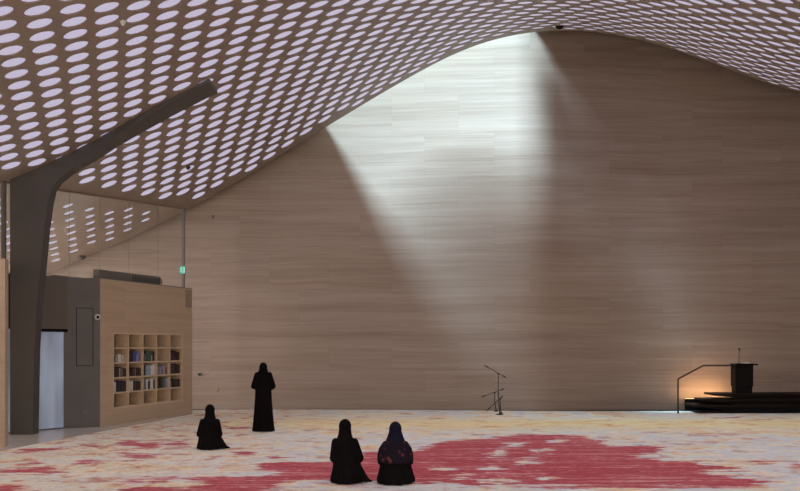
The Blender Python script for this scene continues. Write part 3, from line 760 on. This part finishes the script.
def remesh(bm, name, mat, parent, vox=.012, smooth=4, fn=None):
    bmesh.ops.recalc_face_normals(bm, faces=bm.faces[:])
    me = bpy.data.meshes.new(name + '_raw'); bm.to_mesh(me); bm.free()
    o = bpy.data.objects.new(name + '_raw', me); COL.objects.link(o)
    md = o.modifiers.new('r', 'REMESH'); md.mode = 'VOXEL'; md.voxel_size = vox
    if smooth: ms = o.modifiers.new('s', 'SMOOTH'); ms.factor = .5; ms.iterations = smooth
    dg = bpy.context.evaluated_depsgraph_get(); ev = o.evaluated_get(dg)
    m2 = bpy.data.meshes.new_from_object(ev); m2.name = name
    bpy.data.objects.remove(o, do_unlink=True); bpy.data.meshes.remove(me)
    m2.materials.clear()
    if fn:
        b2 = bmesh.new(); b2.from_mesh(m2); fn(b2); b2.to_mesh(m2); b2.free()
    return link(name, m2, mat, parent, True)
def hand(bm, wrist, fwd, side, up, sgn=1, curl=.35):
    """palm, four unequal fingers and a thumb leaving the palm's side"""
    w = Vector(wrist); f = Vector(fwd).normalized(); s = Vector(side).normalized(); u = Vector(up).normalized()
    ellipsoid(bm, w + f * .045, (1, 1, 1), Matrix([[(f * .05)[r], (s * .038)[r], (u * .015)[r]] for r in range(3)]))
    L4 = [.066, .078, .073, .056]
    for k in range(4):
        b0 = w + f * .078 + s * (.033 - .022 * k) * sgn
        d = f; p = b0
        for q, fr in enumerate((.45, .32, .23)):
            ang = curl * (q + .6)
            d2 = (f * math.cos(ang) - u * math.sin(ang)).normalized(); pn = p + d2 * L4[k] * fr
            hull_caps(bm, p,   .0080 - .0006 * q, pn, .0074 - .0006 * q, 1); p = pn
    t0 = w + f * .022 + s * .030 * sgn; t1 = t0 + (f * .6 + s * .8 * sgn).normalized() * .036; t2 = t1 + (f * .9 + s * .3 * sgn - u * .2).normalized() * .028
    hull_caps(bm, t0, .013, t1, .0105, 1); hull_caps(bm, t1, .0105, t2, .0085, 1)
def head(bm, c):                                  # facing +y, c = centre of the head
    c = Vector(c)
    ellipsoid(bm, c + Vector((0, -.012, .018)), (.076, .094, .098))
    ellipsoid(bm, c + Vector((0, .03, -.035)), (.058, .062, .075))
    hull_caps(bm, c + Vector((0, .088, .018)), .009, c + Vector((0, .104, -.012)), .013)       # nose
    for s in (-1, 1):
        ellipsoid(bm, c + Vector((.075 * s, -.005, -.005)), (.011, .02, .032))                   # ear
        ellipsoid(bm, c + Vector((.012 * s, .098, -.017)), (.008, .009, .007))
        hull_caps(bm, c + Vector((.014 * s, .086, .030)), .006, c + Vector((.045 * s, .076, .032)), .006)   # brow
    hull_caps(bm, c + Vector((-.018, .084, -.047)), .006, c + Vector((.018, .084, -.047)), .006)
    ellipsoid(bm, c + Vector((0, .07, -.088)), (.022, .022, .018))
def face_parts(c, parent):
    c = Vector(c)
    for s in (-1, 1):
        bm = bmesh.new(); bmesh.ops.create_uvsphere(bm, u_segments=14, v_segments=10, radius=.0115, matrix=Matrix.Translation(c + Vector((.03 * s, .0735, .012)))); e = obj('eye', bm, 'white', parent, True)
        bm = bmesh.new(); bmesh.ops.create_uvsphere(bm, u_segments=12, v_segments=8, radius=.0062, matrix=Matrix.Translation(c + Vector((.03 * s, .0805, .012)))); obj('iris', bm, 'brown_metal', e, True)
    bm = bmesh.new(); ellipsoid(bm, c + Vector((0, .0905, -.047)), (.022, .005, .007)); obj('mouth', bm, 'lip', parent, True)
def cut_face(c, w=.060, h=.088, dz=-.012):        # the headscarf's opening for the face
    c = Vector(c)
    def f(b):
        kill = [v for v in b.verts if v.co.y > c.y + .02 and ((v.co.x - c.x) / w) ** 2 + ((v.co.z - c.z - dz) / h) ** 2 < 1]
        bmesh.ops.delete(b, geom=kill, context='VERTS')
    return f
def add_mod_solid(o, t=.004):
    md = o.modifiers.new('cloth', 'SOLIDIFY'); md.thickness = t; md.offset = 1

def standing(loc, rz, label):
    bm = bmesh.new(); hc = (0, .0, 1.475)
    ellipsoid(bm, (0, 0, .93), (.155, .105, .12)); ellipsoid(bm, (0, 0, 1.2), (.145, .095, .2)); hull_caps(bm, (-.13, 0, 1.33), .05, (.13, 0, 1.33), .05)
    hull_caps(bm, (0, 0, 1.33), .055, (0, .0, 1.42), .05)
    for s in (-1, 1):
        hull_caps(bm, (.08 * s, 0, .9), .08, (.085 * s, .01, .47), .052); hull_caps(bm, (.085 * s, .01, .47), .05, (.085 * s, -.01, .08), .034)
        hull_caps(bm, (.085 * s, -.03, .045), .032, (.095 * s, .13, .03), .024)
        hull_caps(bm, (.16 * s, 0, 1.32), .042, (.235 * s, .0, 1.06), .036); hull_caps(bm, (.235 * s, 0, 1.06), .035, (.07 * s, .17, 1.10), .024)
        hand(bm, (.07 * s, .175, 1.10), (-.9 * s, .25, .05), (0, .1, 1), (0, 1, 0), 1, .3)
    head(bm, hc)
    body = remesh(bm, 'person', 'skin', None, .0048, 2)
    body.location = loc; body.rotation_euler = (0, 0, rz)
    tag(body, label, 'person')
    face_parts(hc, body)
    bm = bmesh.new()
    loft(bm, [(0, 0, .012, .262, .20, 1), (0, 0, .12, .245, .185, 1), (0, 0, .4, .222, .165, .9), (0, 0, .7, .20, .15, .6), (0, 0, .95, .19, .14, .3), (0, 0, 1.1, .178, .13, .1), (0, 0, 1.25, .178, .125, 0), (0, 0, 1.33, .165, .11, 0), (0, 0, 1.39, .10, .085, 0), (0, 0, 1.42, .05, .05, 0)], 64, 11, .035, .4)
    for s in (-1, 1):
        hull_caps(bm, (.145 * s, 0, 1.325), .065, (.232 * s, .0, 1.05), .060); hull_caps(bm, (.232 * s, .0, 1.05), .058, (.10 * s, .16, 1.09), .048)
        hull_caps(bm, (.235 * s, .01, 1.04), .05, (.16 * s, .12, .99), .045)
    remesh(bm, 'abaya', 'abaya', body, .011, 3)
    bm = bmesh.new()
    ellipsoid(bm, (0, -.012, 1.497), (.093, .112, .115))
    loft(bm, [(0, -.01, 1.12, .12, .10, 1), (0, -.015, 1.2, .17, .135, 1), (0, -.01, 1.30, .175, .135, .7), (0, -.01, 1.37, .135, .12, .4), (0, -.01, 1.43, .10, .105, 0), (0, -.01, 1.50, .085, .10, 0)], 48, 7, .02, 1.)
    o = remesh(bm, 'headscarf', 'abaya', body, .009, 3, cut_face(hc))
    return body

def kneeling(loc, rz, label, ht=.93, tail=0., lean=0., shawl=False, wide=1.):
    k = ht / .93
    hc = Vector((lean, .03, ht - .118))
    sh = hc.z - .19; bm = bmesh.new()
    ellipsoid(bm, (0, -.02, .24), (.165, .13, .11)); ellipsoid(bm, (lean * .4, 0, .24 + (sh - .24) * .55), (.14, .1, (sh - .2) * .55))
    hull_caps(bm, (lean * .9 - .13, .005, sh - .01), .05, (lean * .9 + .13, .005, sh - .01), .05); hull_caps(bm, (lean * .9, .01, sh), .05, tuple(hc + Vector((0, -.015, -.05))), .047)
    for s in (-1, 1):
        hull_caps(bm, (.09 * s, -.02, .2), .085, (.12 * s, .38, .135), .06)          # thigh
        hull_caps(bm, (.12 * s, .38, .075), .052, (.075 * s, -.08, .062), .042)       # shin under it
        hull_caps(bm, (.12 * s, .38, .135), .06, (.12 * s, .38, .075), .052)
        hull_caps(bm, (.075 * s, -.08, .058), .036, (.06 * s, -.24, .032), .024)      # foot, sole up
        hull_caps(bm, (lean + .155 * s, .005, sh - .02), .042, (.195 * s, .03, sh - .27), .034)
        hull_caps(bm, (.195 * s, .03, sh - .27), .033, (.13 * s, .22, .262), .025)
        hand(bm, (.13 * s, .225, .262), (-.1 * s, .95, -.14), (1, 0, 0), (0, .1, 1), -s, .12)
    head(bm, hc)
    body = remesh(bm, 'person', 'skin', None, .0048, 2)
    body.location = loc; body.rotation_euler = (0, 0, rz); tag(body, label, 'person')
    face_parts(hc, body)
    bm = bmesh.new(); w = wide
    loft(bm, [(.0, .10, .012, .29 * w, .40, 1), (0, .10, .07, .285 * w, .385, 1), (0, .09, .15, .262 * w, .34, .8), (0, .06, .23, .245 * w, .25, .5), (lean * .2, .02, .32, .232 * w, .17, .3), (lean * .4, .0, .42, .215 * w, .14, .1), (lean * .7, .0, sh - .12, .178, .125, 0), (lean * .9, .0, sh - .02, .165, .11, 0), (lean, .0, sh + .035, .11, .085, 0), (lean, .01, sh + .08, .05, .05, 0)], 64, 9, .04, .7 + tail)
    for s in (-1, 1):
        hull_caps(bm, (lean + .135 * s, .005, sh - .02), .066, (.212 * s * max(w, .9), .03, sh - .26), .064); hull_caps(bm, (.212 * s * max(w, .9), .03, sh - .26), .058, (.14 * s, .17, .27), .05)
    for s in (-1, 1):
        hull_caps(bm, (.10 * s, .0, .17), .12, (.118 * s, .375, .125), .095); hull_caps(bm, (.118 * s, .375, .125), .095, (.115 * s, .37, .075), .07)
    if tail:
        hull_caps(bm, (.12, -.02, .14), .10, (.12 + tail * .75, -.06, .045), .035); hull_caps(bm, (.10, .1, .2), .12, (.12 + tail * .6, .02, .06), .045)
        hull_caps(bm, (.12 + tail * .7, -.06, .045), .035, (.12 + tail, -.05, .028), .016)
    remesh(bm, 'abaya', 'abaya', body, .011, 3)
    bm = bmesh.new(); c = hc
    ellipsoid(bm, c + Vector((0, -.012, .022)), (.093, .112, .112))
    b0 = sh - (.10 if shawl else .26)
    if shawl: secs = [(lean, .0, sh - .05, .15, .135, 1), (lean, .0, sh + .02, .148, .13, .6), (c.x, c.y - .015, sh + .10, .118, .12, .2), (c.x, c.y - .01, c.z, .088, .104, 0)]
    else: secs = [(lean, -.02, b0, .085, .118, 1), (lean, -.02, b0 + .1, .118, .136, 1), (lean, -.01, sh - .03, .135, .135, .7), (lean, 0, sh + .04, .118, .118, .4), (c.x, c.y - .015, sh + .10, .098, .108, .1), (c.x, c.y - .01, c.z, .087, .103, 0)]
    loft(bm, secs, 48, 6, .02, 1.3)
    remesh(bm, 'headscarf', 'navy' if shawl else 'abaya', body, .009, 3, cut_face(hc))
    if shawl:
        bm = bmesh.new()
        loft(bm, [(.0, -.0, .30, .205, .165, 1), (.0, .0, .33, .262, .19, 1), (0, .0, .42, .262, .185, .8), (lean, .0, .52, .238, .165, .5), (lean, .0, sh, .195, .14, .2), (lean, .0, sh + .05, .13, .115, 0), (lean, .005, sh + .085, .07, .07, 0)], 60, 8, .02, .3)
        sw = remesh(bm, 'shawl', 'shawl', body, .011, 3)
    return body
x, y = fl(263.3, 432.0); standing((x, y, .012), 0., 'woman in long black abaya standing with arms folded before the stone wall')
x, y = fl(209.5, 449.6); kneeling((x, y - .02, .012), .05, 'woman in black abaya kneeling alone at the left, beyond the others', .855, .28, .01, wide=.86)
x, y = fl(346.5, 483.6); kneeling((x, y + .04, .012), .0, 'woman in plain black abaya kneeling on the red carpet, left of two', .92, .25, -.025, wide=.86)
x, y = fl(395.3, 484.6); kneeling((x, y + .04, .012), -.04, 'woman in navy headscarf and red flowered shawl kneeling on the red carpet', .89, 0., .0, True, wide=.96)

# ------------------------------------------------------------------ lights, sky, camera
w = bpy.data.worlds.new('sky'); SC.world = w; w.use_nodes = True
w.node_tree.nodes['Background'].inputs[0].default_value = (.70, .88, .86, 1); w.node_tree.nodes['Background'].inputs[1].default_value = 2.0
def sun(d, strength, angle, col):
    l = bpy.data.lights.new('sun', 'SUN'); l.energy = strength; l.angle = math.radians(angle); l.color = col
    o = bpy.data.objects.new('sun', l); COL.objects.link(o); o.rotation_euler = Vector(d).to_track_quat('-Z', 'Y').to_euler(); o.location = (-8, 20, 25); return o
sun((.53, .105, -.84), 45., 14, (.54, .83, 1.))
def area(name, loc, d, sx, sy, e, col):
    l = bpy.data.lights.new(name, 'AREA'); l.shape = 'RECTANGLE'; l.size = sx; l.size_y = sy; l.energy = e; l.color = col
    o = bpy.data.objects.new(name, l); COL.objects.link(o); o.location = loc; o.rotation_euler = Vector(d).to_track_quat('-Z', 'Y').to_euler(); return o
area('rear_fill', (0, YB + .3, 2.6), (0, 1, .0), 22, 4.0, 1250, (1., .85, .70))  # added fill panel behind the camera, not a known window
for yy_ in (13.5, 18.5, 23.5, 27.5):  # grid of fill spots without fixtures, added to brighten the carpet
    for k in range(5):
        xx_ = -8.5 + 5.2 * k + (1.3 if yy_ in (18.5, 27.5) else 0)
        if xx_ < float(glass_x(yy_)) + 1.2: continue
        l = bpy.data.lights.new('floor_fill_spot', 'SPOT'); l.energy = 150; l.spot_size = math.radians(115); l.spot_blend = 1.; l.shadow_soft_size = .5; l.color = (1., .96, .91)
        o = bpy.data.objects.new('floor_fill_spot', l); COL.objects.link(o); o.location = (xx_, yy_, float(S(xx_, yy_)) - .3)
area('lobby_fill', (XL + .3, 27, 2.4), (1, 0, .3), 5, 3.5, 1200, (1., .97, .95))  # added fill panel out of view, brightens the space behind the glass
area('step_glow', (px_(722), YP + YBK + .08, .40), (0, .5, 1), 1.3, .03, 14, (1., .56, .24))

cd = bpy.data.cameras.new('camera'); cam = bpy.data.objects.new('camera', cd); COL.objects.link(cam)
cd.sensor_fit = 'HORIZONTAL'; cd.sensor_width = 36; cd.lens = F * 36 / 800; cd.shift_y = (HZ - 245.5) / 800
cd.clip_start = .1; cd.clip_end = 200
cam.location = (0, 0, CH); cam.rotation_euler = (PI / 2, 0, 0)
SC.camera = cam
SC.view_settings.view_transform = 'Standard'; SC.view_settings.look = 'None'; SC.view_settings.gamma = 1; SC.view_settings.use_curve_mapping = False
SC.view_settings.exposure = .5
